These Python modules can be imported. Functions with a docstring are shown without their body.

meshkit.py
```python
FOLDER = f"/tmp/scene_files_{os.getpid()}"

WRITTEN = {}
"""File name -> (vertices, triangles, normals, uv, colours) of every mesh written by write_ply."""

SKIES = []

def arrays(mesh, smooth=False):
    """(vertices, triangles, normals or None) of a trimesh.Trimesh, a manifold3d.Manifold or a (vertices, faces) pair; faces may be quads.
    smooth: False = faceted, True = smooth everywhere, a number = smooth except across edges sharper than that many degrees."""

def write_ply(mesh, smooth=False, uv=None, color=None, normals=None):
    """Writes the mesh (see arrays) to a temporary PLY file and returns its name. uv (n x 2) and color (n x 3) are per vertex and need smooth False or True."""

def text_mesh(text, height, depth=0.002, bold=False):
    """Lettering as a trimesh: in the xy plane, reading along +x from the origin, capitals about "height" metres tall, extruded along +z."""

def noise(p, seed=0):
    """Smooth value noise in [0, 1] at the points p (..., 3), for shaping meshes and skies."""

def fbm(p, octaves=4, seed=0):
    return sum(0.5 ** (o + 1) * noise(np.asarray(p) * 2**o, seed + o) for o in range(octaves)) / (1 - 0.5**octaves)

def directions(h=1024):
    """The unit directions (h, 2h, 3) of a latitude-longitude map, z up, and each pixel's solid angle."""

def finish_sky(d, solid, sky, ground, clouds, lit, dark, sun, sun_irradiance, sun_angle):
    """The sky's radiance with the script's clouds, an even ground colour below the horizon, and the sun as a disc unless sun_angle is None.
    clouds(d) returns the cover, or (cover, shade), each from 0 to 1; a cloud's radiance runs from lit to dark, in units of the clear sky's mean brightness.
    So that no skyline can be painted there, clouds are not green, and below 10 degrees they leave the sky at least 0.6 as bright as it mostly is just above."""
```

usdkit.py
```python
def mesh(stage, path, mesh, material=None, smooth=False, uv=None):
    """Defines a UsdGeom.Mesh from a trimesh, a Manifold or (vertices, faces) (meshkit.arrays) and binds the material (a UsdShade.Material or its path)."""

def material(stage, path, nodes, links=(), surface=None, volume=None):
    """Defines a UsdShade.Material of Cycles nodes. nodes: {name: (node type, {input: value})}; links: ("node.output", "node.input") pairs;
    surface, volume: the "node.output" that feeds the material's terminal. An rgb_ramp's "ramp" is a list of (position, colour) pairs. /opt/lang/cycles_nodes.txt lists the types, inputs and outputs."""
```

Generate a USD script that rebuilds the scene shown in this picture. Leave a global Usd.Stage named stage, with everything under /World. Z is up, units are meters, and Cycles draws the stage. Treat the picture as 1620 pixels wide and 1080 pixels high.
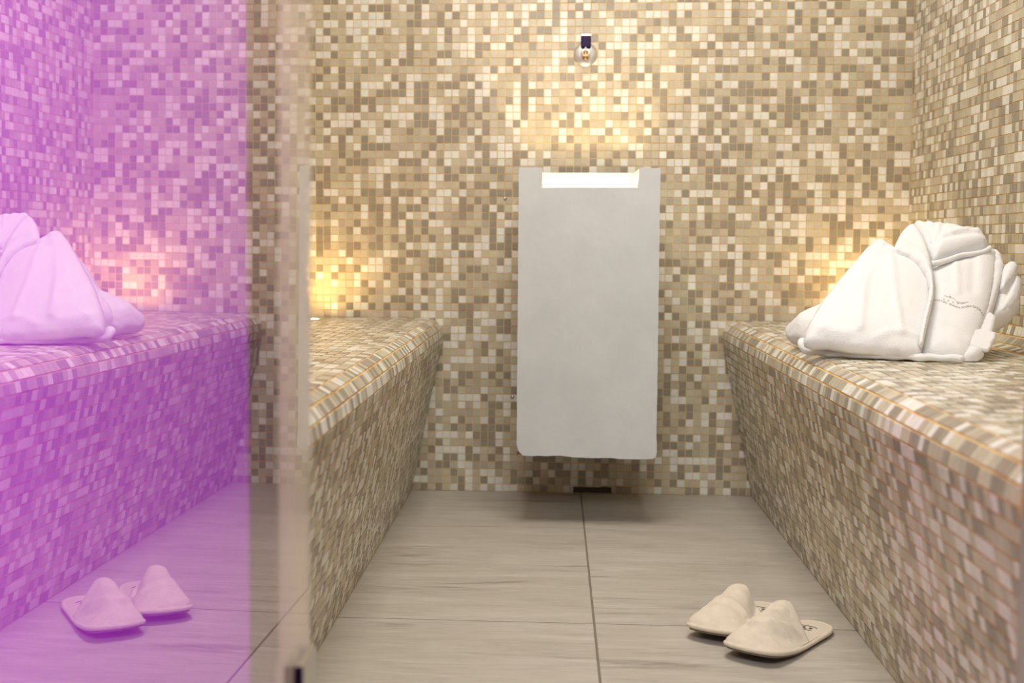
import math
import numpy as np, trimesh, manifold3d as m3
from scipy.spatial import Delaunay, cKDTree
from shapely.geometry import Polygon, LineString, Point
from shapely import contains_xy
import meshkit, usdkit
from pxr import Usd, UsdGeom, UsdLux, UsdShade, Gf, Sdf, Vt

stage = Usd.Stage.CreateInMemory()
UsdGeom.SetStageUpAxis(stage, UsdGeom.Tokens.z)
UsdGeom.SetStageMetersPerUnit(stage, 1.0)
W = stage.SetDefaultPrim(UsdGeom.Xform.Define(stage, '/World').GetPrim())
rng = np.random.default_rng(7)

# ------------------------------------------------------------------ camera
CAM_H, FPX, PX, PY = 0.70761, 2058.65, 739.82, 517.33
RIGHT = np.array([0.99773757, 0.06700076, 0.00553487])
UP = np.array([-0.00981833, 0.06377206, 0.99791619])
BACK = np.array([0.06650817, -0.99571282, 0.06428562])
cam = UsdGeom.Camera.Define(stage, '/World/camera')
mat = Gf.Matrix4d(*RIGHT, 0, *UP, 0, *BACK, 0, 0, 0, CAM_H, 1)
cam.AddTransformOp().Set(mat)
cam.CreateHorizontalApertureAttr(36.0)
cam.CreateVerticalApertureAttr(24.0)
cam.CreateFocalLengthAttr(36.0 * FPX / 1620)
cam.CreateHorizontalApertureOffsetAttr((810 - PX) * 36 / 1620)
cam.CreateVerticalApertureOffsetAttr((PY - 540) * 36 / 1620)
cam.CreateClippingRangeAttr(Gf.Vec2f(0.02, 50))
cam.CreateFStopAttr(4.0)
cam.CreateFocusDistanceAttr(2.65)
cam.CreateExposureAttr(0.83)


def project(P):
    d = np.asarray(P, float) - [0, 0, CAM_H]
    z = -(d @ BACK)
    return np.stack([PX + FPX * (d @ RIGHT) / z, PY - FPX * (d @ UP) / z], -1)


# ------------------------------------------------------------------ lights
def rect_light(name, pos, target, w, h, color, power):
    l = UsdLux.RectLight.Define(stage, '/World/' + name)
    pos, target = np.array(pos, float), np.array(target, float)
    z = pos - target
    z /= np.linalg.norm(z)
    x = np.cross([0, 0, 1.0], z)
    x = np.array([1.0, 0, 0]) if np.linalg.norm(x) < 1e-3 else x / np.linalg.norm(x)
    y = np.cross(z, x)
    l.AddTransformOp().Set(Gf.Matrix4d(*x, 0, *y, 0, *z, 0, *pos, 1))
    l.CreateWidthAttr(w)
    l.CreateHeightAttr(h)
    l.CreateColorAttr(Gf.Vec3f(*color))
    l.CreateIntensityAttr(power)
    return l


# lamp in the steam room's ceiling, the corridor's ceiling lamp behind the camera, and the purple colour-therapy lamp left of the glass door
rect_light('ceiling_lamp', (0.05, 2.35, 2.28), (0.05, 2.35, 0), 0.7, 0.7, (1.0, 0.96, 0.89), 10.5)
rect_light('corridor_lamp', (-0.1, -0.25, 2.2), (0.15, 2.6, 0.5), 1.0, 0.8, (0.91, 0.965, 1.0), 11.7)
rect_light('purple_lamp', (-0.72, 0.83, 0.95), (-0.62, 1.24, 0.95), 0.16, 1.7, (0.80, 0.045, 0.80), 9.0)

# ------------------------------------------------------------------ materials
LK = '/World/Looks/'
UsdGeom.Scope.Define(stage, '/World/Looks')


def simple(name, color, rough=0.5, metal=0.0, noise=0.0, nscale=30, bump=0.0, bscale=200, **kw):
    nodes = {'p': ('principled_bsdf', {'base_color': color, 'roughness': rough, 'metallic': metal, **kw})}
    links = []
    if noise or bump:
        nodes['tc'] = ('texture_coordinate', {})
    if noise:
        nodes['n'] = ('noise_texture', {'scale': nscale, 'detail': 4.0})
        c = np.array(color)
        nodes['r'] = ('rgb_ramp', {'ramp': [(0.3, tuple(c * (1 - noise))), (0.7, tuple(np.minimum(c * (1 + noise), 1)))]})
        links += [('tc.object', 'n.vector'), ('n.fac', 'r.fac'), ('r.color', 'p.base_color')]
    if bump:
        nodes['bn'] = ('noise_texture', {'scale': bscale, 'detail': 3.0})
        nodes['b'] = ('bump', {'strength': bump, 'distance': 0.002})
        links += [('tc.object', 'bn.vector'), ('bn.fac', 'b.height'), ('b.normal', 'p.normal')]
    return usdkit.material(stage, LK + name, nodes, links, surface='p.BSDF')


M = {}
M['mosaic'] = usdkit.material(stage, LK + 'mosaic', {
    'a': ('attribute', {'attribute': 'tone'}),
    'g': ('geometry', {}),
    'n': ('noise_texture', {'scale': 90.0, 'detail': 3.0}),
    'r': ('rgb_ramp', {'ramp': [(0.25, (0.86, 0.86, 0.86)), (0.75, (1.0, 1.0, 1.0))]}),
    'm': ('mix_color', {'blend_type': 'multiply', 'fac': 1.0}),
    'bn': ('noise_texture', {'scale': 160.0, 'detail': 2.0}),
    'b': ('bump', {'strength': 0.25, 'distance': 0.001}),
    'p': ('principled_bsdf', {'roughness': 0.3, 'specular_ior_level': 0.5})},
    [('g.position', 'n.vector'), ('n.fac', 'r.fac'), ('a.color', 'm.a'), ('r.color', 'm.b'), ('m.result', 'p.base_color'),
     ('g.position', 'bn.vector'), ('bn.fac', 'b.height'), ('b.normal', 'p.normal')], surface='p.BSDF')
M['grout'] = usdkit.material(stage, LK + 'grout', {
    'g': ('geometry', {}), 'n': ('noise_texture', {'scale': 9.0, 'detail': 5.0, 'roughness': 0.65}),
    'r': ('rgb_ramp', {'ramp': [(0.25, (0.82, 0.64, 0.36)), (0.5, (0.78, 0.56, 0.27)), (0.66, (0.66, 0.40, 0.15)), (0.8, (0.40, 0.15, 0.05))]}),
    'p': ('principled_bsdf', {'roughness': 0.85})},
    [('g.position', 'n.vector'), ('n.fac', 'r.fac'), ('r.color', 'p.base_color')], surface='p.BSDF')
M['bench_grout'] = usdkit.material(stage, LK + 'bench_grout', {
    'g': ('geometry', {}), 'n': ('noise_texture', {'scale': 7.0, 'detail': 5.0, 'roughness': 0.65}),
    'r': ('rgb_ramp', {'ramp': [(0.25, (0.80, 0.60, 0.30)), (0.48, (0.74, 0.48, 0.18)), (0.6, (0.60, 0.32, 0.09)), (0.72, (0.42, 0.13, 0.035))]}),
    'p': ('principled_bsdf', {'roughness': 0.85})},
    [('g.position', 'n.vector'), ('n.fac', 'r.fac'), ('r.color', 'p.base_color')], surface='p.BSDF')
M['floor_tile'] = usdkit.material(stage, LK + 'floor_tile', {
    'g': ('geometry', {}), 'o': ('object_info', {}),
    'ov': ('combine_xyz', {}), 'mm': ('math', {'math_type': 'multiply', 'value2': 37.0}),
    'add': ('mix_color', {'blend_type': 'add', 'fac': 1.0, 'use_clamp': False}),
    'mp': ('mapping', {'scale': (2.2, 13.0, 1.0), 'rotation': (0.0, 0.0, 0.05)}), 'mp2': ('mapping', {'scale': (0.9, 9.0, 1.0), 'rotation': (0.0, 0.0, 0.09)}), 'mp3': ('mapping', {'scale': (14.0, 210.0, 1.0)}),
    'n1': ('noise_texture', {'scale': 1.0, 'detail': 8.0, 'roughness': 0.68, 'distortion': 1.2}),
    'n2': ('noise_texture', {'scale': 1.3, 'detail': 6.0, 'roughness': 0.62, 'distortion': 1.6}),
    'n3': ('noise_texture', {'scale': 1.0, 'detail': 3.0, 'roughness': 0.6}),
    'r1': ('rgb_ramp', {'ramp': [(0.28, (0.42, 0.375, 0.315)), (0.5, (0.49, 0.445, 0.38)), (0.75, (0.58, 0.535, 0.465))]}),
    'r2': ('rgb_ramp', {'ramp': [(0.30, (0.60, 0.575, 0.545)), (0.35, (0.80, 0.785, 0.77)), (0.42, (1, 1, 1)), (1.0, (1, 1, 1))]}),
    'r3': ('rgb_ramp', {'ramp': [(0.3, (0.84, 0.84, 0.84)), (0.7, (1.08, 1.08, 1.08))]}),
    'm1': ('mix_color', {'blend_type': 'multiply', 'fac': 1.0}), 'm2': ('mix_color', {'blend_type': 'multiply', 'fac': 1.0}),
    'b': ('bump', {'strength': 0.15, 'distance': 0.001}),
    'p': ('principled_bsdf', {'roughness': 0.5, 'specular_ior_level': 0.35})},
    [('o.random', 'mm.value1'), ('mm.value', 'ov.x'), ('mm.value', 'ov.y'), ('g.position', 'add.a'), ('ov.vector', 'add.b'),
     ('add.result', 'mp.vector'), ('add.result', 'mp2.vector'), ('add.result', 'mp3.vector'),
     ('mp.vector', 'n1.vector'), ('mp2.vector', 'n2.vector'), ('mp3.vector', 'n3.vector'),
     ('n1.fac', 'r1.fac'), ('n2.fac', 'r2.fac'), ('n3.fac', 'r3.fac'), ('r1.color', 'm1.a'), ('r2.color', 'm1.b'),
     ('m1.result', 'm2.a'), ('r3.color', 'm2.b'), ('m2.result', 'p.base_color'), ('n3.fac', 'b.height'), ('b.normal', 'p.normal')], surface='p.BSDF')
M['floor_grout'] = simple('floor_grout', (0.20, 0.17, 0.13), 0.9)
M['plaster'] = simple('plaster', (0.595, 0.61, 0.60), 0.9, noise=0.04, nscale=12, bump=0.25, bscale=60)
M['raw_plaster'] = simple('raw_plaster', (0.33, 0.20, 0.10), 0.95, noise=0.3, nscale=120)
M['wall_paint'] = simple('wall_paint', (0.78, 0.75, 0.70), 0.9)
M['violet_paint'] = simple('violet_paint', (0.38, 0.10, 0.48), 0.9)  # purple lamplight put into the wall's own colour
M['ceiling_paint'] = simple('ceiling_paint', (0.82, 0.79, 0.73), 0.9)
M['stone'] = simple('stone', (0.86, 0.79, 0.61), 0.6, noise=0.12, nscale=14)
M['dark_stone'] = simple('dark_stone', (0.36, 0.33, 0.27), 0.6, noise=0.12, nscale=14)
M['bronze'] = simple('bronze', (0.035, 0.028, 0.026), 0.5)
M['terry'] = simple('terry', (0.80, 0.80, 0.795), 0.95, bump=0.5, bscale=420, sheen_weight=0.25)
M['embroidery'] = simple('embroidery', (0.42, 0.38, 0.31), 0.8)
M['slipper_cloth'] = simple('slipper_cloth', (0.72, 0.63, 0.51), 0.95, noise=0.05, nscale=60, bump=0.4, bscale=500, sheen_weight=0.15)
M['slipper_sole'] = simple('slipper_sole', (0.66, 0.575, 0.46), 0.9, bump=0.3, bscale=600)
M['outsole'] = simple('outsole', (0.20, 0.17, 0.14), 0.8)
M['ink'] = simple('ink', (0.03, 0.025, 0.02), 0.7)
M['chrome'] = simple('chrome', (0.84, 0.86, 0.88), 0.34, metal=1.0)
M['dark_chrome'] = simple('dark_chrome', (0.022, 0.014, 0.034), 0.35, metal=1.0)  # dark violet reflections of chrome put into its base colour
M['brass'] = simple('brass', (0.52, 0.31, 0.13), 0.36, metal=1.0)
M['steel'] = simple('steel', (0.55, 0.54, 0.52), 0.3, metal=1.0)
M['slot'] = simple('slot', (0.07, 0.055, 0.04), 0.8)  # painted shadow for the foot of the back wall


def emitter(name, color, strength):
    return usdkit.material(stage, LK + name, {'e': ('emission', {'color': color, 'strength': strength})}, [], surface='e.emission')


M['led'] = emitter('led', (1.0, 0.70, 0.32), 40.0)
M['bulb'] = emitter('bulb', (1.0, 0.74, 0.42), 190.0)
M['clear_glass'] = usdkit.material(stage, LK + 'clear_glass', {
    't': ('transparent_bsdf', {'color': (0.97, 0.985, 0.98)}), 'g': ('glossy_bsdf', {'color': (1, 1, 1), 'roughness': 0.0}),
    'x': ('mix_closure', {'fac': 0.02})}, [('t.BSDF', 'x.closure1'), ('g.BSDF', 'x.closure2')], surface='x.closure')
M['reflective_film'] = usdkit.material(stage, LK + 'reflective_film', {
    't': ('transparent_bsdf', {'color': (0.98, 0.97, 0.98)}), 'g': ('glossy_bsdf', {'color': (0.98, 0.93, 0.95), 'roughness': 0.0}),
    'x': ('mix_closure', {'fac': 0.42})}, [('t.BSDF', 'x.closure1'), ('g.BSDF', 'x.closure2')], surface='x.closure')
M['milky_seal'] = usdkit.material(stage, LK + 'milky_seal', {
    't': ('transparent_bsdf', {'color': (0.98, 0.97, 0.96)}), 'g': ('glossy_bsdf', {'color': (0.98, 0.96, 0.94), 'roughness': 0.0}),
    'd': ('diffuse_bsdf', {'color': (0.80, 0.80, 0.58)}), 'x': ('mix_closure', {'fac': 0.34}), 'y': ('mix_closure', {'fac': 0.22})},
    [('t.BSDF', 'x.closure1'), ('g.BSDF', 'x.closure2'), ('x.closure', 'y.closure1'), ('d.BSDF', 'y.closure2')], surface='y.closure')
M['glass_edge'] = simple('glass_edge', (0.72, 0.74, 0.72), 0.3)

# ------------------------------------------------------------------ helpers
counts = {}


def path_of(name, parent=None):
    base = (parent.GetPath().pathString if parent else '/World')
    key = base + '/' + name
    k = counts.get(key, 0)
    counts[key] = k + 1
    return f'{key}_{k:03d}' if k else key


def tag(o, label=None, cat=None, group=None, kind=None):
    o = o.GetPrim() if hasattr(o, 'GetPrim') else o
    for k, v in (('label', label), ('category', cat), ('group', group), ('kind', kind)):
        if v:
            o.SetCustomDataByKey(k, v)
    return o


def thing(name, label, cat=None, loc=(0, 0, 0), rotz=0, group=None, kind=None):
    x = UsdGeom.Xform.Define(stage, path_of(name))
    x.AddTranslateOp().Set(Gf.Vec3d(*map(float, loc)))
    if rotz:
        x.AddRotateZOp().Set(float(rotz))
    return tag(x, label, cat, group, kind)


def obj(name, mesh, m, parent=None, smooth=False, label=None):
    g = usdkit.mesh(stage, path_of(name, parent), mesh, M[m], smooth)
    if label:
        tag(g, label)
    return g.GetPrim()


def box(x0, x1, y0, y1, z0, z1):
    b = trimesh.creation.box((x1 - x0, y1 - y0, z1 - z0))
    b.apply_translation(((x0 + x1) / 2, (y0 + y1) / 2, (z0 + z1) / 2))
    return b


def cat(ms):
    return trimesh.util.concatenate(ms)


def rounded_box(x0, x1, y0, y1, z0, z1, r):
    ps = [m3.Manifold.sphere(r, 16).translate((x, y, z)) for x in (x0 + r, x1 - r) for y in (y0 + r, y1 - r) for z in (z0 + r, z1 - r)]
    return m3.Manifold.batch_hull(ps)


def tube(pts, r, seg=10, closed=False, flat=1.0):
    pts = np.asarray(pts, float)
    n = len(pts)
    r = np.broadcast_to(np.asarray(r, float), (n,))
    t = np.gradient(pts, axis=0) if not closed else np.roll(pts, -1, 0) - np.roll(pts, 1, 0)
    t /= np.linalg.norm(t, axis=1, keepdims=True)
    up = np.array([0, 0, 1.0])
    a = np.cross(t, up)
    a /= np.maximum(np.linalg.norm(a, axis=1, keepdims=True), 1e-9)
    b = np.cross(a, t)
    an = np.linspace(0, 2 * np.pi, seg, endpoint=False)
    v = (pts[:, None] + r[:, None, None] * (a[:, None] * np.cos(an)[None, :, None] + flat * b[:, None] * np.sin(an)[None, :, None])).reshape(-1, 3)
    f = []
    for i in range(n if closed else n - 1):
        j = (i + 1) % n
        for k in range(seg):
            l = (k + 1) % seg
            f += [(i * seg + k, j * seg + k, j * seg + l), (i * seg + k, j * seg + l, i * seg + l)]
    if not closed:
        v = np.vstack([v, pts[0] - t[0] * r[0] * .5, pts[-1] + t[-1] * r[-1] * .5])
        for k in range(seg):
            l = (k + 1) % seg
            f += [(len(v) - 2, k, l), (len(v) - 1, (n - 1) * seg + l, (n - 1) * seg + k)]
    m = trimesh.Trimesh(v, f, process=False)
    m.fix_normals()
    return m


def spline(pts, n):
    from scipy.interpolate import CubicSpline
    p = np.asarray(pts, float)
    s = np.r_[0, np.cumsum(np.linalg.norm(np.diff(p, axis=0), axis=1))]
    return CubicSpline(s, p)(np.linspace(0, s[-1], n))


# ------------------------------------------------------------------ room sizes
D, XR, XL, YF, ZC = 3.683, 0.976, -0.8115, 1.32, 2.3
ZB = 0.494                      # bench top
PITCH = 0.0215
TONES = np.array([(0.84, 0.82, 0.73), (0.61, 0.545, 0.40), (0.52, 0.46, 0.34), (0.345, 0.30, 0.222)])
TONE_P = [0.26, 0.32, 0.15, 0.27]
BOXPX = Polygon([(818, 262), (1047, 262), (1042, 728), (816, 722)])
ROBEPX = Polygon([(1250, 520), (1270, 490), (1390, 378), (1445, 358), (1560, 372), (1620, 440), (1600, 500), (1570, 560), (1525, 582), (1270, 565)])


def mosaic(parent, c, A, B, C, limit=300, hide=(), ha=0.0100, hb=0.0100):
    """Small glass tiles on the grout: centres c, tangents A, B and normals C (n x 3). The tiles that show largest are parts of their own, the rest one part."""
    n = len(c)
    tone = TONES[rng.choice(4, n, p=TONE_P)] * (1 + rng.normal(0, 0.035, (n, 1))) * (1 + rng.normal(0, 0.012, (n, 3)))
    h = 0.0013 + rng.uniform(-0.0002, 0.0003, n)
    tilt = rng.normal(0, 0.006, (n, 2))
    v = np.empty((n, 8, 3))
    for k, (sa, sb) in enumerate(((-1, -1), (1, -1), (1, 1), (-1, 1))):
        v[:, k] = c + ha * sa * A + hb * sb * B - 0.0006 * C
        v[:, 4 + k] = c + (ha - 0.0006) * sa * A + (hb - 0.0006) * sb * B + (h + 0.0094 * (sa * tilt[:, 0] + sb * tilt[:, 1]))[:, None] * C
    f1 = [(4, 5, 6), (4, 6, 7), (0, 2, 1), (0, 3, 2)]
    for k in range(4):
        l = (k + 1) % 4
        f1 += [(k, l, 4 + l), (k, 4 + l, 4 + k)]
    f1 = np.array(f1)
    if np.einsum('ij,ij->i', np.cross(A[:1], B[:1]), C[:1])[0] < 0:
        f1 = f1[:, ::-1]
    p = project(v[:, 4:].reshape(-1, 3)).reshape(n, 4, 2)
    x, y = p[..., 0], p[..., 1]
    area = 0.5 * np.abs((x * np.roll(y, -1, 1) - y * np.roll(x, -1, 1)).sum(1))
    facing = np.einsum('ij,ij->i', np.array([0, 0, CAM_H]) - c, C) > 0
    inside = facing & (x.min(1) > 500) & (x.max(1) < 1612) & (y.min(1) > 2) & (y.max(1) < 1078)
    for g in hide:
        inside &= ~contains_xy(g, x.mean(1), y.mean(1))
    pick = np.argsort(-np.where(inside, area, 0))[:limit]
    pick = pick[inside[pick]]
    single = np.zeros(n, bool)
    single[pick] = True

    def define(name, idx):
        k = len(idx)
        vv = v[idx].reshape(-1, 3)
        ff = (f1[None] + 8 * np.arange(k)[:, None, None]).reshape(-1, 3)
        g = usdkit.mesh(stage, path_of(name, parent), (vv, ff), M['mosaic'])
        UsdGeom.PrimvarsAPI(g).CreatePrimvar('tone', Sdf.ValueTypeNames.Color3fArray, 'vertex').Set(
            Vt.Vec3fArray.FromNumpy(np.repeat(tone[idx], 8, 0).astype(np.float32)))
        return g
    for i in np.sort(pick):
        define('mosaic_tile', [i])
    rest = np.nonzero(~single)[0]
    if len(rest):
        tag(define('mosaic_field', rest), kind='stuff')


# bench cross-section: distance s from the room's middle line out to the wall
def bench_profile(foot, wall):
    """2-D points (x, z) from the floor up the raking front, round the nose and along the seat to the wall; x grows towards the wall."""
    nose_x, r = foot - 0.090, 0.048
    cz = ZB - r
    cx = nose_x + r
    # front line from (foot, 0) tangent to the nose circle
    d = np.array([cx - foot, cz])
    L = np.hypot(*d)
    a = math.atan2(d[1], d[0]) + math.asin(r / L)
    tl = math.sqrt(L * L - r * r)
    tp = np.array([foot + tl * math.cos(a), tl * math.sin(a)])
    a0 = math.atan2(tp[1] - cz, tp[0] - cx) % (2 * math.pi)
    arc = [(cx + r * math.cos(t), cz + r * math.sin(t)) for t in np.linspace(a0, math.pi / 2, 24)]
    return np.array([(foot, 0.0)] + arc + [(wall - 0.0465, ZB)])


def sample_profile(pr):
    s = np.r_[0, np.cumsum(np.linalg.norm(np.diff(pr, axis=0), axis=1))]
    k = np.arange(0.5 * PITCH + 0.001, s[-1] - 0.4 * PITCH, PITCH)
    P = np.stack([np.interp(k, s, pr[:, i]) for i in (0, 1)], 1)
    lo = np.stack([np.interp(k - 0.0095, s, pr[:, i]) for i in (0, 1)], 1)
    hi = np.stack([np.interp(k + 0.0095, s, pr[:, i]) for i in (0, 1)], 1)
    T = hi - lo
    T /= np.linalg.norm(T, axis=1, keepdims=True)
    return (P + (lo + hi) / 2) / 2, T


PR = bench_profile(0.561, XR)
PL = bench_profile(0.4055, -XL)

# ------------------------------------------------------------------ walls, floor, ceiling


def wall_tiles(parent, u0, u1, z0, z1, point, A, C, keep=None, hide=()):
    us = np.arange(u1 - PITCH / 2 - 0.0015, u0 + PITCH / 3, -PITCH)
    zs = np.arange(z0 + PITCH / 2, z1 - PITCH / 3, PITCH)
    uu, zz = np.meshgrid(us, zs)
    uu, zz = uu.ravel(), zz.ravel()
    if keep is not None:
        k = keep(uu, zz)
        uu, zz = uu[k], zz[k]
    c = np.array([point(u, z) for u, z in zip(uu, zz)])
    n = len(c)
    mosaic(parent, c, np.tile(A, (n, 1)).astype(float), np.tile([0.0, 0, 1], (n, 1)), np.tile(C, (n, 1)).astype(float), hide=hide)


def cove(parent, xw, sign):
    q = 0.0465
    th = np.linspace(0, math.pi / 2, 10)
    cx = xw - sign * q
    pts = [(cx + sign * q * math.sin(t), ZB + q - q * math.cos(t)) for t in th]
    ex = trimesh.creation.extrude_polygon(Polygon(pts + [(xw, ZB + 0.0003)]).buffer(0), D - YF - 0.003, engine='earcut')
    v = ex.vertices.copy()
    ex.vertices = np.c_[v[:, 0], D - 0.001 - v[:, 2], v[:, 1]]
    ex.fix_normals()
    obj('cove_bed', ex, 'grout', parent, smooth=20)
    yy = np.arange(D - 0.001 - PITCH / 2, YF + PITCH / 2, -PITCH)
    ta = np.repeat((np.arange(3) + 0.5) / 3 * math.pi / 2, len(yy))
    y = np.tile(yy, 3)
    rr = q - 0.0012
    c = np.stack([cx + sign * rr * np.sin(ta), y, ZB + q - rr * np.cos(ta)], 1)
    B = np.stack([sign * np.cos(ta), 0 * ta, np.sin(ta)], 1)
    C = np.stack([-sign * np.sin(ta), 0 * ta, np.cos(ta)], 1)
    mosaic(parent, c, np.tile([0.0, 1, 0], (len(y), 1)), B, C, limit=60, hide=(ROBEPX,))


wb = thing('wall_back', 'back wall of beige, cream and taupe square glass mosaic with ochre grout', kind='structure')
obj('grout_bed', box(XL - 0.1, XR + 0.1, D, D + 0.1, -0.1, ZC), 'grout', wb)
bR = Polygon(list(map(tuple, PR)) + [(XR + 0.1, ZB + 0.05), (XR + 0.1, 0)]).buffer(-0.010)
bL = Polygon([(-x, z) for x, z in PL] + [(XL - 0.1, ZB + 0.05), (XL - 0.1, 0)]).buffer(-0.010)
wall_tiles(wb, XL, XR, 0.0, ZC, lambda u, z: (u, D, z), (1, 0, 0), (0, -1, 0),
           keep=lambda u, z: ~(contains_xy(bR, u, z) | contains_xy(bL, u, z)), hide=(BOXPX, ROBEPX))
wr = thing('wall_right', 'right wall of glass mosaic above the tiled bench', kind='structure')
obj('grout_bed', box(XR, XR + 0.1, YF, D, ZB, ZC), 'grout', wr)
wall_tiles(wr, YF, D, ZB + 0.047, ZC, lambda u, z: (XR, u, z), (0, 1, 0), (-1, 0, 0), hide=(ROBEPX,))
cove(wr, XR, 1)
wl = thing('wall_left', 'left wall of glass mosaic above the left bench', kind='structure')
obj('grout_bed', box(XL - 0.1, XL, YF, D, ZB, ZC), 'grout', wl)
wall_tiles(wl, YF, D, ZB + 0.047, ZC, lambda u, z: (XL, u, z), (0, 1, 0), (1, 0, 0))
cove(wl, XL, -1)

fl = thing('floor', 'floor of large grey-beige wood-grain porcelain tiles with thin dark joints', kind='structure')
obj('floor_joint', box(-1.5, 1.5, -1.7, D, -0.10, -0.0007), 'floor_grout', fl)
xs = [0.0797 + 0.6 * k for k in (-3, -2, -1, 0, 1, 2)]
ys = [2.403 - 1.2 * k for k in (3, 2, 1, 0)] + [D]
for i in range(len(xs) - 1):
    for j in range(len(ys) - 1):
        x0, x1, y0, y1 = max(xs[i], -1.5) + .0016, min(xs[i + 1], 1.5) - .0016, max(ys[j], -1.7) + .0021, min(ys[j + 1], D) - .0021
        b = 0.0012
        v = np.array([(x0, y0, -b), (x1, y0, -b), (x1, y1, -b), (x0, y1, -b), (x0 + b, y0 + b, 0), (x1 - b, y0 + b, 0), (x1 - b, y1 - b, 0), (x0 + b, y1 - b, 0),
                      (x0, y0, -.01), (x1, y0, -.01), (x1, y1, -.01), (x0, y1, -.01)])
        f = [(4, 5, 6), (4, 6, 7), (8, 10, 9), (8, 11, 10)]
        for k in range(4):
            l = (k + 1) % 4
            f += [(k, l, 4 + l), (k, 4 + l, 4 + k), (8 + k, 8 + l, l), (8 + k, l, k)]
        obj('floor_tile', (v, np.array(f)), 'floor_tile', fl)
tag(obj('ceiling', box(-1.6, 1.6, -1.8, D + 0.1, ZC, ZC + 0.1), 'ceiling_paint'), 'plain cream ceiling over the steam room and corridor', kind='structure')

# front wall with the doorway, and the corridor the camera stands in
JL, JR = -0.2535, 0.467
wf = thing('wall_front', 'pale front wall either side of the doorway', kind='structure')
obj('left_section', box(-1.5, -0.290, 1.24, YF, 0, ZC), 'violet_paint', wf, label='section with purple light put into its violet colour, under the purple lamp')
obj('right_section', box(JR + 0.03, 1.5, 1.24, YF, 0, ZC), 'wall_paint', wf)
obj('lintel', box(JL, JR, 1.24, YF, 2.12, ZC), 'wall_paint', wf)
tag(obj('trim_1', box(-0.2655, JL, 1.236, YF, 0, ZC), 'stone'), 'narrow beige stone door jamb at the hinge side', kind='structure')
tag(obj('trim_2', box(-0.290, -0.2655, 1.216, YF, 0, ZC), 'bronze'), 'dark strip added for the shaded gap beside the hinge-side jamb', kind='structure')  # dark strip added for the shaded gap, set forward to shade the jamb
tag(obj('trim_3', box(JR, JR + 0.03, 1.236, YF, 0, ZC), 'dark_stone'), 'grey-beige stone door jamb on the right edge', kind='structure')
for nm, bx in (('wall_corridor_left', (-1.6, -1.5, -1.7, YF, 0, ZC)), ('wall_corridor_right', (1.5, 1.6, -1.7, YF, 0, ZC)), ('wall_corridor_rear', (-1.6, 1.6, -1.8, -1.7, 0, ZC))):
    tag(obj(nm, box(*bx), 'wall_paint'), 'plain pale corridor wall outside the steam room', kind='structure')

# ------------------------------------------------------------------ benches


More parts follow.
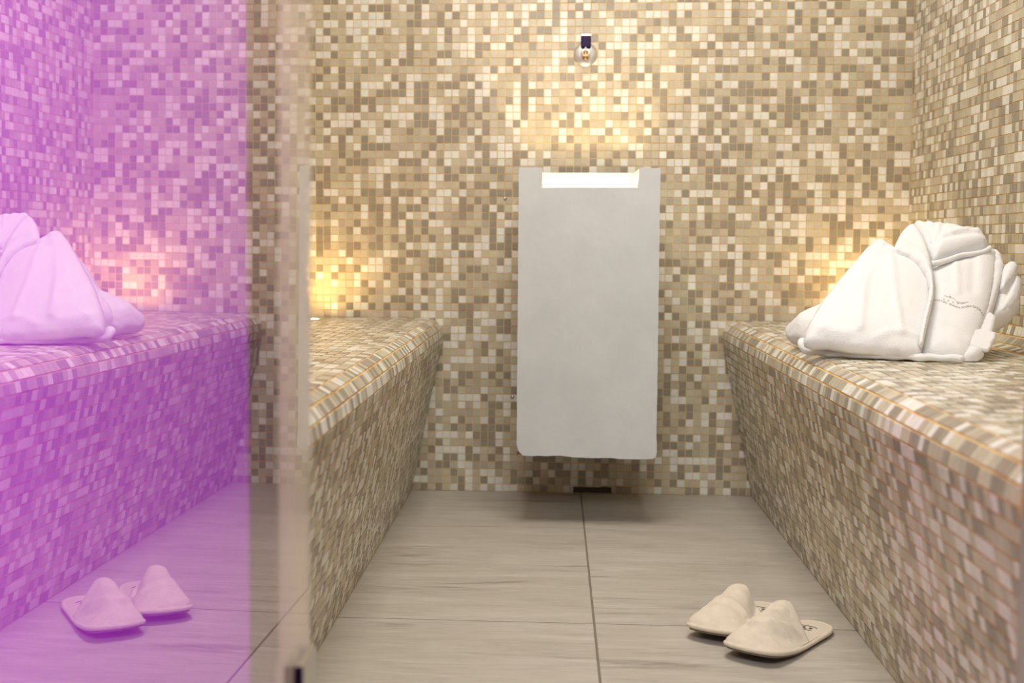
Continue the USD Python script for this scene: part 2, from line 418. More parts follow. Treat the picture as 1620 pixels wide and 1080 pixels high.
def bench(label, pr, sign):
    b = thing('tiled_bench', label, 'bench', group='tiled benches')
    pts = [(sign * (x), z) for x, z in pr]
    wall = sign * (pr[-1][0])
    poly = Polygon(pts + [(wall, 0.0)])
    y0, y1 = YF + 0.002, D - 0.001
    ex = trimesh.creation.extrude_polygon(poly, y1 - y0, engine='earcut')
    v = ex.vertices.copy()
    ex.vertices = np.c_[v[:, 0], y1 - v[:, 2], v[:, 1]]
    ex.fix_normals()
    obj('bench_core', ex, 'bench_grout', b, smooth=20)
    P, T = sample_profile(pr)
    yy = np.arange(y1 - PITCH / 2, y0 + PITCH / 2, -PITCH)
    n, k = len(yy), len(P)
    c = np.stack([np.tile(sign * P[:, 0], n), np.repeat(yy, k), np.tile(P[:, 1], n)], 1)
    Tt = np.stack([np.tile(sign * T[:, 0], n), np.zeros(n * k), np.tile(T[:, 1], n)], 1)
    A = np.tile([0.0, 1.0, 0.0], (n * k, 1))
    Nn = np.cross(A, Tt) * (1.0 if sign > 0 else -1.0)
    # outward: away from the core
    out = np.stack([np.tile(-sign * T[:, 1], n), np.zeros(n * k), np.tile(T[:, 0], n)], 1)
    mosaic(b, c, A, Tt, out, hide=(ROBEPX, BOXPX), ha=0.0103, hb=0.0095)
    return b


bench('right mosaic-tiled bench with a raking front and rounded edge, under the white robe', PR, 1)
bench('left mosaic-tiled bench with a raking front, small lit spotlight at its far end', PL, -1)

# ------------------------------------------------------------------ plaster box with lamp on the back wall
BX0, BX1, BY, BZ0, BZ1 = -0.091, 0.255, 3.22, 0.176, 0.894
t = 0.022
pb = thing('plaster_box', 'tall white plaster box on the back wall with a lit notch in its top edge', 'light fixture', (0.08, D, BZ0))
OFF = np.array([0.08, D, BZ0])


def loc(mesh):
    mesh.apply_translation(-OFF)
    return mesh


front = Polygon([(BX0, BZ0 + .005), (BX1, BZ0), (BX1, BZ1), (0.204, BZ1), (0.2015, 0.846), (-0.033, 0.845), (-0.033, BZ1), (BX0, BZ1)])
front = front.buffer(-0.004).buffer(0.004)
rb = Polygon([(BX0, BZ0 + .03), (BX0 + .003, BZ0 + .017), (BX0 + .015, BZ0 + .0055), (BX1 - .012, BZ0), (BX1 - .003, BZ0 + .006), (BX1, BZ0 + .02), (BX1, BZ1 + 1), (BX0, BZ1 + 1)])
front = front.intersection(rb)
ring = np.array(front.exterior.segmentize(0.006).coords)[:-1]
wob = np.stack([meshkit.noise(np.c_[ring * 55, np.zeros(len(ring))], 3), meshkit.noise(np.c_[ring * 55, np.ones(len(ring)) * 5], 4)], 1) - 0.5
low = np.clip((BZ0 + 0.05 - ring[:, 1]) / 0.05, 0, 1)[:, None]
front = Polygon(ring + wob * (0.0010 + 0.003 * low)).buffer(0)
fp = trimesh.creation.extrude_polygon(front, t, engine='earcut')
fp.vertices = np.c_[fp.vertices[:, 0], BY + fp.vertices[:, 2], fp.vertices[:, 1]]
fp.fix_normals()
obj('front_panel', loc(fp), 'plaster', pb)
obj('side_panel', loc(box(BX0 + .002, BX0 + .024, BY + t, D - .001, BZ0 + .03, BZ1 - .002)), 'plaster', pb)
obj('side_panel', loc(box(BX1 - .024, BX1 - .002, BY + t, D - .001, BZ0 + .03, BZ1 - .002)), 'plaster', pb)
obj('base_panel', loc(box(BX0 + .024, BX1 - .024, BY + t, D - .001, BZ0 + .03, BZ0 + .05)), 'plaster', pb)
obj('top_panel', loc(box(BX0 + .024, -0.034, BY + t, 3.60, BZ1 - .024, BZ1 - .002)), 'plaster', pb)
obj('top_panel', loc(box(0.203, BX1 - .024, BY + t, 3.60, BZ1 - .024, BZ1 - .002)), 'plaster', pb)
obj('inner_plate', loc(box(BX0 + .024, BX1 - .024, 3.60, 3.62, BZ0 + .05, 0.902)), 'plaster', pb)
chip = trimesh.creation.icosphere(2, 0.006)
chip.vertices = chip.vertices * [1.2, 0.8, 0.8] + (meshkit.noise(chip.vertices * 400, 9)[:, None] - .5) * 0.003 + [BX0 + .006, BY + .012, BZ0 + .010]
obj('chipped_corner', loc(chip), 'raw_plaster', pb, True, label='broken lower left corner showing brown core')
bulb = trimesh.creation.uv_sphere(0.022)
bulb.apply_translation((0.085, 3.37, 0.69))
obj('lamp_bulb', loc(bulb), 'bulb', pb, True)
hold = trimesh.creation.cylinder(0.014, 0.06)
hold.apply_translation((0.085, 3.37, 0.645))
obj('lamp_holder', loc(hold), 'steel', pb, 30)
obj('lamp_bracket', loc(box(0.078, 0.092, 3.36, 3.601, 0.615, 0.621)), 'steel', pb)

# small screws in the wall left of the box
for z, x, lab in ((0.834, -0.143, 'tiny steel screw head in the mosaic beside the top of the plaster box'), (0.272, -0.117, 'tiny steel screw head in the mosaic beside the foot of the plaster box')):
    s = trimesh.creation.icosphere(2, 0.005)
    s.vertices[:, 1] *= 0.5
    s.apply_translation((0, -0.0015, 0))
    sc = thing('wall_screw', lab, 'screw', (x, D, z), group='wall screws')
    obj('screw_head', s, 'steel', sc, True)

# dark strip painted in place of the shadow along the back wall's foot
dr = thing('drain_slot', 'low dark strip painted as the shadow at the foot of the back wall under the plaster box', 'drain', (0.11, D, 0.0))
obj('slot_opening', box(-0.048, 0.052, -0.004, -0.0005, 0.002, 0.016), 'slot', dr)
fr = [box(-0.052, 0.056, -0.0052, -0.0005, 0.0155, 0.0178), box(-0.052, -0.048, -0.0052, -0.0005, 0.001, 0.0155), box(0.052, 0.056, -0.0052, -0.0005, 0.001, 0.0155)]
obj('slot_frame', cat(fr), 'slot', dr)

# tap on the back wall
tp = thing('wall_tap', 'small chrome wall tap with round plate and brass spout high above the plaster box', 'tap', (0.079, D, 1.233))


def lathe_y(profile, seg=40):
    m = trimesh.creation.revolve(np.array(profile), sections=seg)
    v = m.vertices.copy()
    m.vertices = np.c_[v[:, 0], -v[:, 2], v[:, 1]]
    m.fix_normals()
    return m


obj('wall_plate', lathe_y([(0, 0), (0.032, 0), (0.033, 0.002), (0.030, 0.006), (0.018, 0.010), (0, 0.011)]), 'chrome', tp, 40)
obj('valve_body', lathe_y([(0, 0.008), (0.0135, 0.008), (0.0135, 0.046), (0.011, 0.050), (0, 0.050)]), 'chrome', tp, 40)
obj('lever', rounded_box(-0.0135, 0.0135, -0.056, -0.030, 0.012, 0.044, 0.003), 'dark_chrome', tp, 30, label='square chrome lever with dark reflections put into its colour')
obj('lever_top', rounded_box(-0.0145, 0.0155, -0.060, -0.022, 0.0435, 0.049, 0.002), 'chrome', tp, 30)
sp = lathe_y([(0, 0.046), (0.009, 0.046), (0.0105, 0.056), (0.0095, 0.066), (0.0065, 0.066), (0.0055, 0.060), (0, 0.059)])
sp.apply_translation((-0.001, 0, -0.004))
obj('spout', sp, 'brass', tp, 40, label='brass spout')
nz = trimesh.creation.cylinder(0.0085, 0.012, sections=24)
nz.apply_translation((-0.001, -0.050, -0.014))
obj('outlet_ring', nz, 'brass', tp, 40)
st = trimesh.creation.cylinder(0.003, 0.02, sections=12)
st.apply_translation((-0.001, -0.058, 0.003))
obj('spindle', st, 'chrome', tp, 40)


# spotlights let into the benches
BEAM, tilt = 1150.0, 12.0


def spot(label, x, y):
    s = thing('bench_spotlight', label, 'light', (x, y, ZB), group='bench spotlights')
    m = trimesh.creation.revolve(np.array([(0.0125, 0.0), (0.017, 0.0), (0.018, 0.0022), (0.016, 0.0036), (0.0125, 0.003), (0.0125, 0.0)]), sections=32)
    m.fix_normals()
    obj('trim_ring', m, 'steel', s, 40)
    m = trimesh.creation.revolve(np.array([(0, 0.0002), (0.0125, 0.0002), (0.0125, 0.0024), (0.007, 0.0040), (0, 0.0044)]), sections=24)
    m.fix_normals()
    obj('lens', m, 'led', s, True)
    l = UsdLux.SphereLight.Define(stage, s.GetPath().pathString + '/beam')
    # a light shines along -z of its own frame: turn it to look up and slightly towards the back wall
    d = np.array([0, math.sin(math.radians(tilt)), math.cos(math.radians(tilt))])
    zz = -d
    xx = np.array([1.0, 0, 0])
    yy = np.cross(zz, xx)
    l.AddTransformOp().Set(Gf.Matrix4d(*xx, 0, *yy, 0, *zz, 0, 0, 0, 0.012, 1))
    l.CreateRadiusAttr(0.006)
    l.CreateColorAttr(Gf.Vec3f(1.0, 0.66, 0.26))
    l.CreateIntensityAttr(BEAM)
    sh = UsdLux.ShapingAPI.Apply(l.GetPrim())
    sh.CreateShapingConeAngleAttr(88.0)
    sh.CreateShapingConeSoftnessAttr(1.0)


spot('small lit recessed spotlight at the far end of the left bench', -0.660, D - 0.135)
spot('small recessed spotlight hidden behind the robe at the far end of the right bench', 0.84, D - 0.135)

# ------------------------------------------------------------------ glass door standing open at the left
da, dt, dc = -0.0183, -0.00512, -0.25563
dn = np.array([math.cos(da) * math.cos(dt), math.sin(da) * math.cos(dt), math.sin(dt)])
dy = np.array([-math.sin(da), math.cos(da), 0.0])
dz = np.cross(dn, dy)
Y0, Y1, Z0, Z1 = 0.46, 1.2135, 0.012, 2.10


def door_box(u0, u1, n0, n1, z0, z1):
    b = box(n0, n1, u0, u1, z0, z1)
    v = b.vertices
    b.vertices = dn * dc + v[:, :1] * dn + v[:, 1:2] * dy + v[:, 2:] * dz
    b.fix_normals()
    return b


door = thing('door_1', 'frameless reflecting glass door standing open on the left', kind='structure')
obj('glass_pane', door_box(Y0, Y1, -0.0085, -0.0006, Z0, Z1), 'clear_glass', door)
U440 = 1.080
obj('reflective_film', door_box(Y0, U440, -0.0003, 0.0, Z0, Z1), 'reflective_film', door)
obj('edge_seal', door_box(U440, Y1, -0.0003, 0.0, Z0, Z1), 'milky_seal', door, label='milky beige veil along the hinge edge, added for the bright jamb behind the glass')  # added veil: brightness of the jamb behind put into its colour
obj('hinge_plate', door_box(1.1425, 1.204, 0.0006, 0.0085, 0.215, 0.322), 'steel', door)
obj('hinge_plate', door_box(1.1425, 1.204, -0.0170, -0.0090, 0.215, 0.322), 'steel', door)
obj('hinge_cap', door_box(1.1400, 1.1425, 0.0006, 0.0085, 0.215, 0.322), 'dark_chrome', door)  # end face of the plate, the dark corridor's reflection put into its colour
obj('hinge_knuckle', door_box(1.2150, 1.2260, -0.0150, -0.0060, 0.22, 0.318), 'steel', door)

# ------------------------------------------------------------------ robe
RO = np.array([.466, 2.465, .494])
RU = np.array([0.99426864, -0.10691061, 0.0])
RV = np.array([0.08273109, 0.76939918, 0.63338809])
RN = np.array([-0.0677159, -0.62975791, 0.7738343])


def poly_round(pts, r=0.004):
    p = Polygon(pts).buffer(0)
    return p.buffer(r).buffer(-2 * r).buffer(r)


class Pillow:
    """A cloth layer: an outline in the robe's leaning plane, puffed up to a thickness, with folds and fine unevenness."""

    def __init__(self, pts, n0, th, R, seed, amp=0.003, scale=16, folds=(), back=1.0, step=0.005, rnd=0.004):
        self.p = poly_round(pts, rnd)
        if self.p.geom_type != 'Polygon':
            self.p = max(self.p.geoms, key=lambda g: g.area)
        self.n0, self.th, self.R, self.seed, self.amp, self.scale, self.folds, self.back, self.step = n0, th, R, seed, amp, scale, folds, back, step
        self.edge = np.array(self.p.exterior.segmentize(step * 0.9).coords)[:-1]
        self.tree = cKDTree(np.array(self.p.exterior.segmentize(0.0006).coords))

    def height(self, uv):
        d = self.tree.query(uv)[0]
        k = np.clip(d / self.R, 0, 1)
        T = self.th * np.sqrt(np.clip(1 - (1 - k) ** 2, 0, 1))
        fade = np.clip(d / 0.012, 0, 1)
        T = T + fade * self.amp * 2 * (meshkit.fbm(np.c_[uv * self.scale, np.full(len(uv), self.seed * 3.7)], 3, self.seed) - 0.5)
        for line, a, w in self.folds:
            L = LineString(line).segmentize(0.003)
            dd = cKDTree(np.array(L.coords)).query(uv)[0]
            T = T + fade * a * np.exp(-(dd / w) ** 2)
        return T

    def point(self, uv, lift=0.0):
        uv = np.atleast_2d(uv)
        n = self.n0 + self.height(uv) + lift
        return RO + uv[:, :1] * RU + uv[:, 1:] * RV + n[:, None] * RN

    def mesh(self):
        x0, y0, x1, y1 = self.p.bounds
        s = self.step
        gx, gy = np.meshgrid(np.arange(x0, x1, s), np.arange(y0, y1, s * 0.866))
        gx = gx + (np.arange(gx.shape[0]) % 2)[:, None] * s / 2
        g = np.c_[gx.ravel(), gy.ravel()]
        g = g[contains_xy(self.p.buffer(-s * 0.45), g[:, 0], g[:, 1])]
        inner = self.p.buffer(-s * 0.3)
        ne = len(self.edge)
        uv = np.vstack([self.edge, g])
        tri = Delaunay(uv).simplices
        cc = uv[tri].mean(1)
        tri = tri[contains_xy(self.p, cc[:, 0], cc[:, 1])]
        a, b, c = uv[tri[:, 0]], uv[tri[:, 1]], uv[tri[:, 2]]
        cr = (b - a)[:, 0] * (c - a)[:, 1] - (b - a)[:, 1] * (c - a)[:, 0]
        tri = np.where((cr < 0)[:, None], tri[:, ::-1], tri)
        T = self.height(uv)
        T[:ne] = 0
        base = RO + uv[:, :1] * RU + uv[:, 1:] * RV + self.n0 * RN
        f = base + T[:, None] * RN
        bk = base - (self.back * np.maximum(T, 0))[:, None] * RN
        v = np.vstack([f, bk[ne:]])
        m = np.arange(len(uv))
        m[ne:] += len(uv) - ne
        tb = m[tri][:, ::-1]
        v[:, 2] = np.maximum(v[:, 2], ZB + 0.0025)
        return trimesh.Trimesh(v, np.vstack([tri, tb]), process=False)


OUT = {
    'front_panel': [(-0.0005, 0.0193), (0.0019, 0.0453), (0.0127, 0.0772), (0.0396, 0.1391), (0.0663, 0.1879), (0.0934, 0.234), (0.1279, 0.2892), (0.1487, 0.3194), (0.1617, 0.3275), (0.1735, 0.3216), (0.1932, 0.2978), (0.2241, 0.2804), (0.2475, 0.2419), (0.2493, 0.1854), (0.2409, 0.1215), (0.2248, 0.0596), (0.2115, 0.0100), (0.2067, -0.0075), (0.1866, -0.0090), (0.1429, -0.0030), (0.0877, 0.0030), (0.0434, 0.0130), (0.0148, 0.0110)],
    'chest_panel': [(0.2339, 0.2364), (0.2617, 0.2715), (0.2929, 0.2816), (0.3312, 0.2997), (0.3634, 0.3158), (0.3822, 0.3219), (0.3883, 0.3062), (0.38, 0.2577), (0.3671, 0.201), (0.3539, 0.1496), (0.3337, 0.0959), (0.316, 0.0489), (0.2991, 0.0064), (0.2852, -0.0073), (0.2466, -0.0068), (0.2047, -0.0031), (0.2123, 0.0895)],
    'lapel': [(0.1827, 0.267), (0.1887, 0.2927), (0.2015, 0.3247), (0.2158, 0.3451), (0.2288, 0.3533), (0.2397, 0.329), (0.2474, 0.2893), (0.2507, 0.2446), (0.2501, 0.1879), (0.2438, 0.1329), (0.2298, 0.0794), (0.2152, 0.0240), (0.2084, -0.0060), (0.2010, -0.0070), (0.2053, 0.0240), (0.216, 0.0739), (0.2306, 0.1237), (0.2381, 0.1601), (0.2353, 0.197), (0.2247, 0.2232), (0.2082, 0.246), (0.1924, 0.2555)],
    'collar': [(0.2281, 0.3685), (0.2368, 0.3809), (0.2517, 0.381), (0.2663, 0.379), (0.2904, 0.375), (0.3142, 0.369), (0.33, 0.3589), (0.3416, 0.355), (0.3582, 0.3612), (0.3644, 0.3451), (0.3688, 0.3251), (0.371, 0.3152), (0.361, 0.3033), (0.3346, 0.2932), (0.3027, 0.2772), (0.2769, 0.2614), (0.256, 0.2457), (0.2504, 0.2805), (0.245, 0.32)],
    'sleeve_a': [(0.3782, 0.3228), (0.3902, 0.3229), (0.3975, 0.3072), (0.3978, 0.278), (0.3903, 0.2435), (0.3771, 0.202), (0.3604, 0.1506), (0.339, 0.0969), (0.3275, 0.0792), (0.33, 0.12), (0.35, 0.2), (0.367, 0.28)],
    'sleeve_b': [(0.3626, 0.1415), (0.3752, 0.1963), (0.3866, 0.2528), (0.3960, 0.2770), (0.4090, 0.2896), (0.4234, 0.2850), (0.4241, 0.2685), (0.4124, 0.2398), (0.3938, 0.2114), (0.3795, 0.178), (0.368, 0.1415), (0.35, 0.1021)],
    'sleeve_c': [(0.352, 0.1232), (0.3724, 0.1685), (0.3941, 0.2205), (0.4080, 0.2600), (0.4240, 0.2640), (0.4302, 0.2512), (0.4269, 0.2286), (0.414, 0.1913), (0.3973, 0.1654), (0.3761, 0.147), (0.362, 0.1288), (0.3485, 0.1143)],
    'sleeve_back': [(0.335, 0.085), (0.352, 0.15), (0.372, 0.22), (0.385, 0.27), (0.41, 0.262), (0.425, 0.235), (0.418, 0.19), (0.395, 0.155), (0.37, 0.135), (0.35, 0.10)],
    'cuff': [(0.305, 0.04), (0.3153, 0.0901), (0.3371, 0.1288), (0.3515, 0.1367), (0.3614, 0.1206), (0.3528, 0.0906), (0.337, 0.0406)],
    'belt_tab': [(0.30, 0.047), (0.3092, 0.0712), (0.3253, 0.0767), (0.3516, 0.0653), (0.3458, 0.0481), (0.3289, 0.0157), (0.3234, 0.0155), (0.2958, 0.0283)],
    'hem_corner': [(0.2716, 0.0033), (0.2845, 0.0338), (0.3088, 0.041), (0.3248, 0.028), (0.3231, 0.0162), (0.3089, 0.0008), (0.2934, -0.0079), (0.2836, -0.0066)],
}
rb_ = thing('folded_robe', 'folded white terry bathrobe with shawl collar and grey embroidery on the right bench', 'bathrobe')
FR = [([(0.165, 0.30), (0.135, 0.235), (0.115, 0.15), (0.10, 0.04)], 0.0055, 0.008), ([(0.178, 0.27), (0.172, 0.16), (0.175, 0.03)], 0.004, 0.006), ([(0.14, 0.26), (0.11, 0.19), (0.07, 0.12)], -0.005, 0.010), ([(0.13, 0.02), (0.16, 0.035), (0.20, 0.03)], 0.003, 0.008),
      ([(0.15, 0.25), (0.20, 0.26), (0.225, 0.25)], -0.003, 0.007), ([(0.01, 0.055), (0.05, 0.035), (0.08, 0.03)], 0.004, 0.012), ([(0.06, 0.15), (0.085, 0.09), (0.09, 0.02)], -0.0025, 0.009)]
P1 = Pillow(OUT['front_panel'], 0.02, 0.030, 0.075, 1, 0.004, 9, FR)
P2 = Pillow(OUT['chest_panel'], 0.0, 0.030, 0.05, 2, 0.0025, 12, [([(0.30, 0.25), (0.29, 0.16)], 0.004, 0.007), ([(0.335, 0.26), (0.32, 0.17)], -0.004, 0.009), ([(0.26, 0.07), (0.29, 0.05)], -0.003, 0.009)])
P3 = Pillow(OUT['lapel'], 0.040, 0.0125, 0.012, 3, 0.001, 20, [([(0.1890, 0.2900), (0.225, 0.262), (0.242, 0.22)], 0.003, 0.008)], step=0.0035)
FC = [([(0.252, 0.372), (0.258, 0.345), (0.262, 0.30)], -0.006, 0.005), ([(0.272, 0.372), (0.268, 0.335), (0.262, 0.305)], -0.005, 0.004), ([(0.29, 0.368), (0.279, 0.325), (0.264, 0.30)], -0.004, 0.004),
      ([(0.262, 0.300), (0.30, 0.315), (0.365, 0.330)], -0.004, 0.006), ([(0.35, 0.355), (0.325, 0.335), (0.30, 0.325)], 0.004, 0.006)]
P4 = Pillow(OUT['collar'], 0.018, 0.030, 0.035, 4, 0.0025, 20, FC, step=0.004)
obj('front_panel', P1.mesh(), 'terry', rb_, True)
chest = obj('chest_panel', P2.mesh(), 'terry', rb_, True, label='right half with grey embroidered lettering')
obj('lapel', P3.mesh(), 'terry', rb_, True)
obj('shawl_collar', P4.mesh(), 'terry', rb_, True)
ce = spline([(0.2528, 0.2379), (0.2726, 0.2458), (0.2918, 0.2575), (0.311, 0.2694), (0.3357, 0.2774), (0.3607, 0.2900), (0.371, 0.302)], 40)
obj('collar_edge', tube(RO + ce[:, :1] * RU + ce[:, 1:] * RV + RN * np.linspace(0.036, 0.026, 40)[:, None], np.linspace(0.0062, 0.0045, 40), 12), 'terry', rb_, True)
for nm, k, n0, th, R, sd in (('sleeve', 'sleeve_back', -0.034, 0.028, 0.02, 11), ('sleeve', 'sleeve_a', -0.004, 0.016, 0.012, 5), ('sleeve', 'sleeve_b', -0.008, 0.018, 0.013, 6), ('sleeve', 'sleeve_c', -0.022, 0.020, 0.022, 7),
                             ('cuff', 'cuff', -0.002, 0.012, 0.010, 8), ('hem_corner', 'hem_corner', 0.002, 0.016, 0.016, 10)):
    obj(nm, Pillow(OUT[k], n0, th, R, sd, 0.004, 30, step=0.003, rnd=0.007).mesh(), 'terry', rb_, True)
obj('belt_end', Pillow(OUT['belt_tab'], 0.014, 0.004, 0.003, 9, 0.0006, 30, step=0.003).mesh(), 'terry', rb_, True)
# layers folded underneath, filling the mound down to the bench
hull = m3.Manifold.batch_hull([m3.Manifold.sphere(r, 32).translate(p) for r, p in (
    (.040, (.545, 2.62, .536)), (.040, (.76, 2.60, .536)), (.040, (.66, 2.77, .62)), (.050, (.79, 2.74, .62)), (.040, (.64, 2.86, .536)), (.045, (.83, 2.84, .540)), (.04, (.83, 2.66, .55)))])
hm = hull.refine_to_length(0.012).to_mesh()
hm = trimesh.Trimesh(hm.vert_properties[:, :3], hm.tri_verts)
hm.vertices = hm.vertices + hm.vertex_normals * ((meshkit.fbm(hm.vertices * 22, 3, 5) - .5) * 0.012)[:, None]
hm.vertices[:, 2] = np.maximum(hm.vertices[:, 2], ZB + 0.002)
obj('folded_back', hm, 'terry', rb_, True)
roll = m3.Manifold.batch_hull([m3.Manifold.sphere(r, 32).translate(p) for r, p in (
    (.027, (.505, 2.725, .527)), (.036, (.525, 2.70, .542)), (.040, (.565, 2.68, .556)), (.028, (.545, 2.58, .527)))])
hm = roll.refine_to_length(0.008).to_mesh()
hm = trimesh.Trimesh(hm.vert_properties[:, :3], hm.tri_verts)
hm.vertices = hm.vertices + hm.vertex_normals * ((meshkit.fbm(hm.vertices * 30, 3, 8) - .5) * 0.008)[:, None]
hm.vertices[:, 2] = np.maximum(hm.vertices[:, 2], ZB + 0.002)
obj('rolled_sleeve', hm, 'terry', rb_, True)
hp = spline([(0.4795, 2.535, 0.5180), (0.4765, 2.522, 0.5130), (0.4795, 2.5185, 0.5070), (0.4906, 2.5118, 0.5035), (0.5188, 2.4988, 0.5025), (0.5619, 2.4790, 0.5022), (0.6148, 2.4571, 0.5022), (0.6666, 2.4351, 0.5022), (0.7072, 2.4179, 0.5022), (0.7362, 2.4046, 0.5022)], 70)
hp[:, 1] -= 0.010 * np.clip(np.arange(70) / 25, 0, 1)
hp[:, 2] += 0.0022 + 0.0006 * np.sin(np.arange(70) * 0.7)
obj('hem', tube(hp, 0.0082 + 0.0008 * np.sin(np.arange(70) * 0.5) + 0.003 * np.exp(-np.arange(70) / 8.0), 14, flat=0.85), 'terry', rb_, True)
# embroidery: arched lettering, four stars and a script flourish
curve = np.array([(0.2440, 0.1420), (0.2560, 0.1360), (0.2700, 0.1265), (0.2800, 0.1200), (0.2900, 0.1155), (0.3000, 0.1180), (0.3130, 0.1225), (0.3225, 0.1210), (0.3310, 0.1100)])
cs = spline(curve, 400)
arc = np.r_[0, np.cumsum(np.linalg.norm(np.diff(cs, axis=0), axis=1))]


def on_curve(mesh, x_off, scale_to, lift, dv=0.0):
    v = mesh.vertices.copy()
    s = (v[:, 0] - v[:, 0].min()) / np.ptp(v[:, 0]) * scale_to + x_off
    p = np.stack([np.interp(s, arc, cs[:, i]) for i in (0, 1)], 1)
    tg = np.stack([np.gradient(cs[:, i], arc) for i in (0, 1)], 1)
    tt = np.stack([np.interp(s, arc, tg[:, i]) for i in (0, 1)], 1)
    nn = np.c_[-tt[:, 1], tt[:, 0]]
    nn /= np.linalg.norm(nn, axis=1, keepdims=True)
    uv = p + nn * (v[:, 1:2] + dv)
    mesh.vertices = P2.point(uv, 0.0) + RN * (0.0002 + v[:, 2:3])
    return mesh


tx = meshkit.text_mesh('HOTEL GRAN PARADISO', 0.0043, 0.0004)
em = [on_curve(tx, 0.001, arc[-1] - 0.003, 0.0)]


def star(cu, cv, r):
    pts = [(cu + (r if k % 2 == 0 else r * .42) * math.sin(k * math.pi / 5), cv + (r if k % 2 == 0 else r * .42) * math.cos(k * math.pi / 5)) for k in range(10)]
    m = trimesh.creation.extrude_polygon(Polygon(pts), 0.0005, engine='earcut')
    m.vertices = P2.point(m.vertices[:, :2]) + RN * (0.0002 + m.vertices[:, 2:3])
    return m


em += [star(u, v, 0.0020) for u, v in ((0.2640, 0.1420), (0.2715, 0.1372), (0.2795, 0.1325), (0.2880, 0.1290))]
for line in ([(0.2650, 0.1500), (0.2690, 0.1505), (0.2720, 0.1470), (0.2750, 0.1500), (0.2775, 0.1495), (0.2745, 0.1455), (0.2800, 0.1450), (0.2830, 0.1425), (0.2855, 0.1360), (0.2890, 0.1300), (0.2940, 0.1290), (0.3000, 0.1310), (0.3080, 0.1350)],
             [(0.2870, 0.1310), (0.2910, 0.1335), (0.2950, 0.1310), (0.2985, 0.1330), (0.3010, 0.1305)]):
    L = spline(line, 60)
    em.append(tube(P2.point(L, 0.0003), 0.00042, 6))
usdkit.mesh(stage, chest.GetPath().pathString + '/embroidery', cat(em), M['embroidery'])

# ------------------------------------------------------------------ slippers
LS = 0.275


def half_width(x):
    k = np.array([0.0, .0015, .005, .012, .024, .045, .085, .135, .185, .225, .245, .258, .267, .2725, .275])
    w = np.array([0.0, .010, .019, .0285, .0345, .0390, .0400, .0425, .0480, .0500, .0495, .0465, .0400, .0280, 0.0])
    return np.interp(x, k, w)


def sole_z(x):
    return 0.017 * np.clip((x - 0.14) / 0.13, 0, 1) ** 1.6


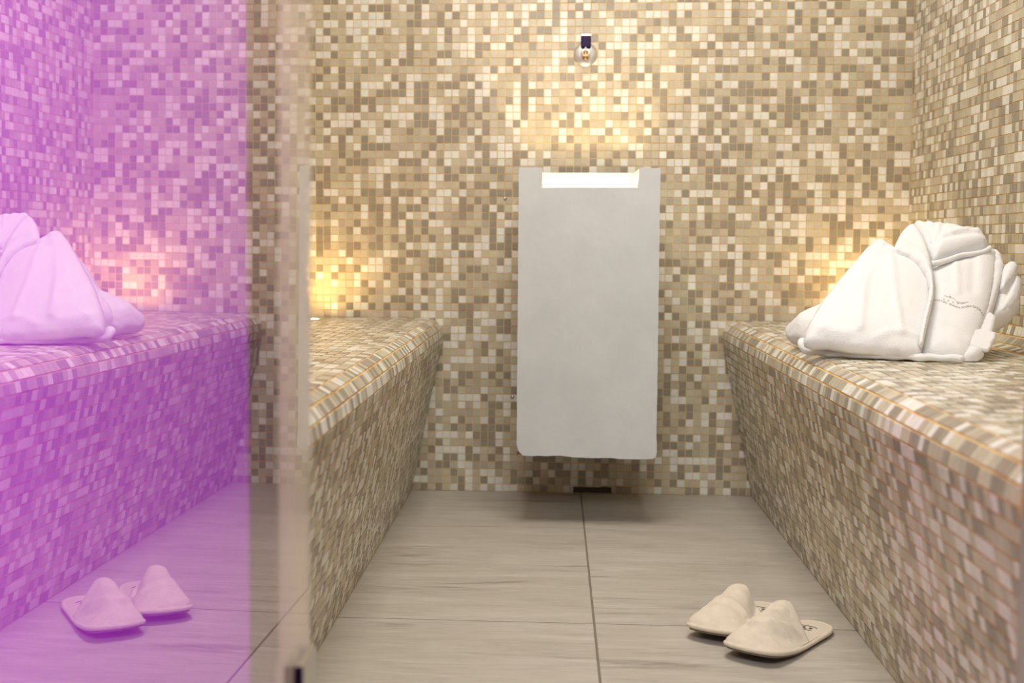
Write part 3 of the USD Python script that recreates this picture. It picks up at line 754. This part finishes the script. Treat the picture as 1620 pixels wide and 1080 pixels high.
def slipper(label, loc, rot, H, p, skew, HX, seed, crease):
    s = thing('slipper', label, 'slipper', loc, rot, group='pair of beige slippers')
    xs_ = LS * (1 - np.cos(np.linspace(0, np.pi, 60))) / 2
    wv = half_width(xs_)
    ringL = np.c_[xs_, wv + 0.003 * np.sin(xs_ * 14)]
    ringR = np.c_[xs_, -wv + 0.003 * np.sin(xs_ * 14)]
    ring = np.vstack([ringL, ringR[::-1][1:-1]])
    mid = 0.003 * np.sin(ring[:, 0] * 14)

    def slab(z0, z1, shrink, name, m):
        n = len(ring)
        r2 = np.c_[ring[:, 0] * (1 - 2 * shrink / LS) + shrink, mid + (ring[:, 1] - mid) * (1 - shrink / 0.045)]
        zz = sole_z(ring[:, 0])
        gx = np.linspace(0.004, LS - 0.004, 34)
        pts = [r2]
        for gxx in gx:
            w = float(half_width(gxx)) * (1 - shrink / 0.045) - 0.003
            if w > 0.004:
                yy = np.linspace(-w, w, 13)
                pts.append(np.c_[np.full(13, gxx), yy + 0.003 * math.sin(gxx * 14)])
        P = np.vstack(pts)
        tri = Delaunay(P).simplices
        a, b, c = P[tri[:, 0]], P[tri[:, 1]], P[tri[:, 2]]
        cr = (b - a)[:, 0] * (c - a)[:, 1] - (b - a)[:, 1] * (c - a)[:, 0]
        tri = np.where((cr < 0)[:, None], tri[:, ::-1], tri)
        N = len(P)
        top = np.c_[P, sole_z(P[:, 0]) + z1]
        bot = np.c_[P, sole_z(P[:, 0]) + z0]
        f = [tri, tri[:, ::-1] + N]
        k = np.arange(n)
        l = (k + 1) % n
        f += [np.c_[k, k + N, l + N], np.c_[k, l + N, l]]
        mm = trimesh.Trimesh(np.vstack([top, bot]), np.vstack(f), process=False)
        mm.fix_normals()
        return obj(name, mm, m, s, 35)
    slab(0.0005, 0.006, 0.0015, 'outsole', 'outsole')
    insole = slab(0.006, 0.0125, 0.001, 'insole', 'slipper_sole')
    pr = np.c_[ring, sole_z(ring[:, 0]) + 0.0088]
    obj('piping', tube(pr, 0.0044, 10, closed=True), 'slipper_cloth', s, True)
    # upper: arched cloth from the toe edge to the opening, a thin closed shell
    x0, x1 = 0.112, LS - 0.004
    ns, nt = 48, 49
    sv = np.linspace(0, 1, ns)
    tv = np.linspace(-1, 1, nt)
    X = x0 + (x1 - x0) * sv[:, None] + 0 * tv[None]
    X = X + (1 - sv[:, None]) * (0.018 * np.abs(tv[None]) ** 2 - 0.012 * (1 - np.abs(tv[None])))      # the opening's curved edge
    w = half_width(np.minimum(X, LS - 0.0015)) + 0.0012
    h = H * np.clip((x1 - X) / (x1 - x0), 0, 1.15) ** HX
    ts = np.clip(tv[None] + skew * (1 - tv[None] ** 2), -1, 1)
    pv = p + (3.2 - p) * np.clip(sv[:, None] * 1.3, 0, 1)
    arch = (1 - np.abs(ts) ** pv) ** (0.74 - 0.14 * sv[:, None])
    Y = tv[None] * w * (1 - 0.06 * arch * (1 - sv[:, None])) + 0.003 * np.sin(X * 14)
    Y = Y - 0.010 * arch * (1 - sv[:, None])
    Z = sole_z(X) + 0.011 + h * arch
    pp = np.stack([X * 1.0, Y, np.zeros_like(X) + seed], -1)
    inner = (arch > 0.02) * np.clip(arch * 2, 0, 1) * np.clip((1 - sv[:, None]) * 6, 0, 1)
    Z = Z + inner * (meshkit.fbm(pp * [38, 26, 1.0], 3, seed) - 0.5) * 0.010
    for (xa, ya, xb, yb, amp, wd) in crease:
        d = np.array([xb - xa, yb - ya])
        L2 = d @ d
        q = np.clip(((X - xa) * d[0] + (Y - ya) * d[1]) / L2, 0, 1)
        dist = np.hypot(X - xa - q * d[0], Y - ya - q * d[1])
        Z = Z + inner * amp * np.exp(-(dist / wd) ** 2)
    outer = np.stack([X, Y, Z], -1).reshape(-1, 3)
    inn = np.stack([X + 0.001, Y * 0.965, np.maximum(Z - 0.0022, sole_z(X) + 0.0105)], -1).reshape(-1, 3)
    ii = np.arange(ns * nt).reshape(ns, nt)
    q4 = np.stack([ii[:-1, :-1], ii[1:, :-1], ii[1:, 1:], ii[:-1, 1:]], -1).reshape(-1, 4)
    tr = np.vstack([q4[:, [0, 1, 2]], q4[:, [0, 2, 3]]])
    N = ns * nt
    border = np.r_[ii[0, :], ii[1:, -1], ii[-1, -2::-1], ii[-2:0:-1, 0]]
    l = np.roll(border, -1)
    f = np.vstack([tr, tr[:, ::-1] + N, np.c_[border, l, l + N], np.c_[border, l + N, border + N]])
    up = trimesh.Trimesh(np.vstack([outer, inn]), f, process=False)
    up.fix_normals()
    obj('upper', up, 'slipper_cloth', s, 50)
    # dark printed emblem on the insole near the heel
    pr_ = []
    zt = 0.0126
    for cx_, cy_, r in ((0.050, 0.008, .0034), (0.050, -0.006, .0038)):
        m = trimesh.creation.cylinder(r, 0.0006, sections=14)
        m.apply_translation((cx_, cy_, zt))
        pr_.append(m)
    for line in ([(0.060, 0.014), (0.064, 0.006), (0.061, -0.002), (0.064, -0.012)], [(0.045, 0.018), (0.040, 0.010), (0.040, -0.004), (0.036, -0.022)], [(0.055, 0.002), (0.058, -0.005), (0.056, -0.011)]):
        L = spline(line, 24)
        pr_.append(tube(np.c_[L, np.full(24, zt)], 0.0008, 6))
    usdkit.mesh(stage, insole.GetPath().pathString + '/printed_emblem', cat(pr_), M['ink'])
    return s


def axis_loc(toe, heel):
    d = np.array(toe) - np.array(heel)
    return (heel[0], heel[1], 0.0), math.degrees(math.atan2(d[1], d[0]))


l1, r1 = axis_loc((0.333, 2.195), (0.494, 2.408))
slipper('beige cloth slipper nearer the camera, its toe overlapping the other slipper', l1, r1, 0.060, 2.5, 0.46, 0.60, 3,
        [(0.175, 0.025, 0.215, -0.02, 0.006, 0.006), (0.215, -0.02, 0.20, -0.04, 0.005, 0.006), (0.19, 0.03, 0.235, 0.0, -0.004, 0.007), (0.13, -0.005, 0.16, -0.02, 0.004, 0.007), (0.14, 0.03, 0.19, 0.0, 0.005, 0.006)])
l2, r2 = axis_loc((0.278, 2.294), (0.423, 2.529))
slipper('beige cloth slipper farther from the camera, partly behind the nearer one', l2, r2, 0.058, 3.0, 0.34, 0.55, 6,
        [(0.105, 0.015, 0.145, 0.032, -0.012, 0.009), (0.17, -0.03, 0.18, 0.03, 0.003, 0.008)])
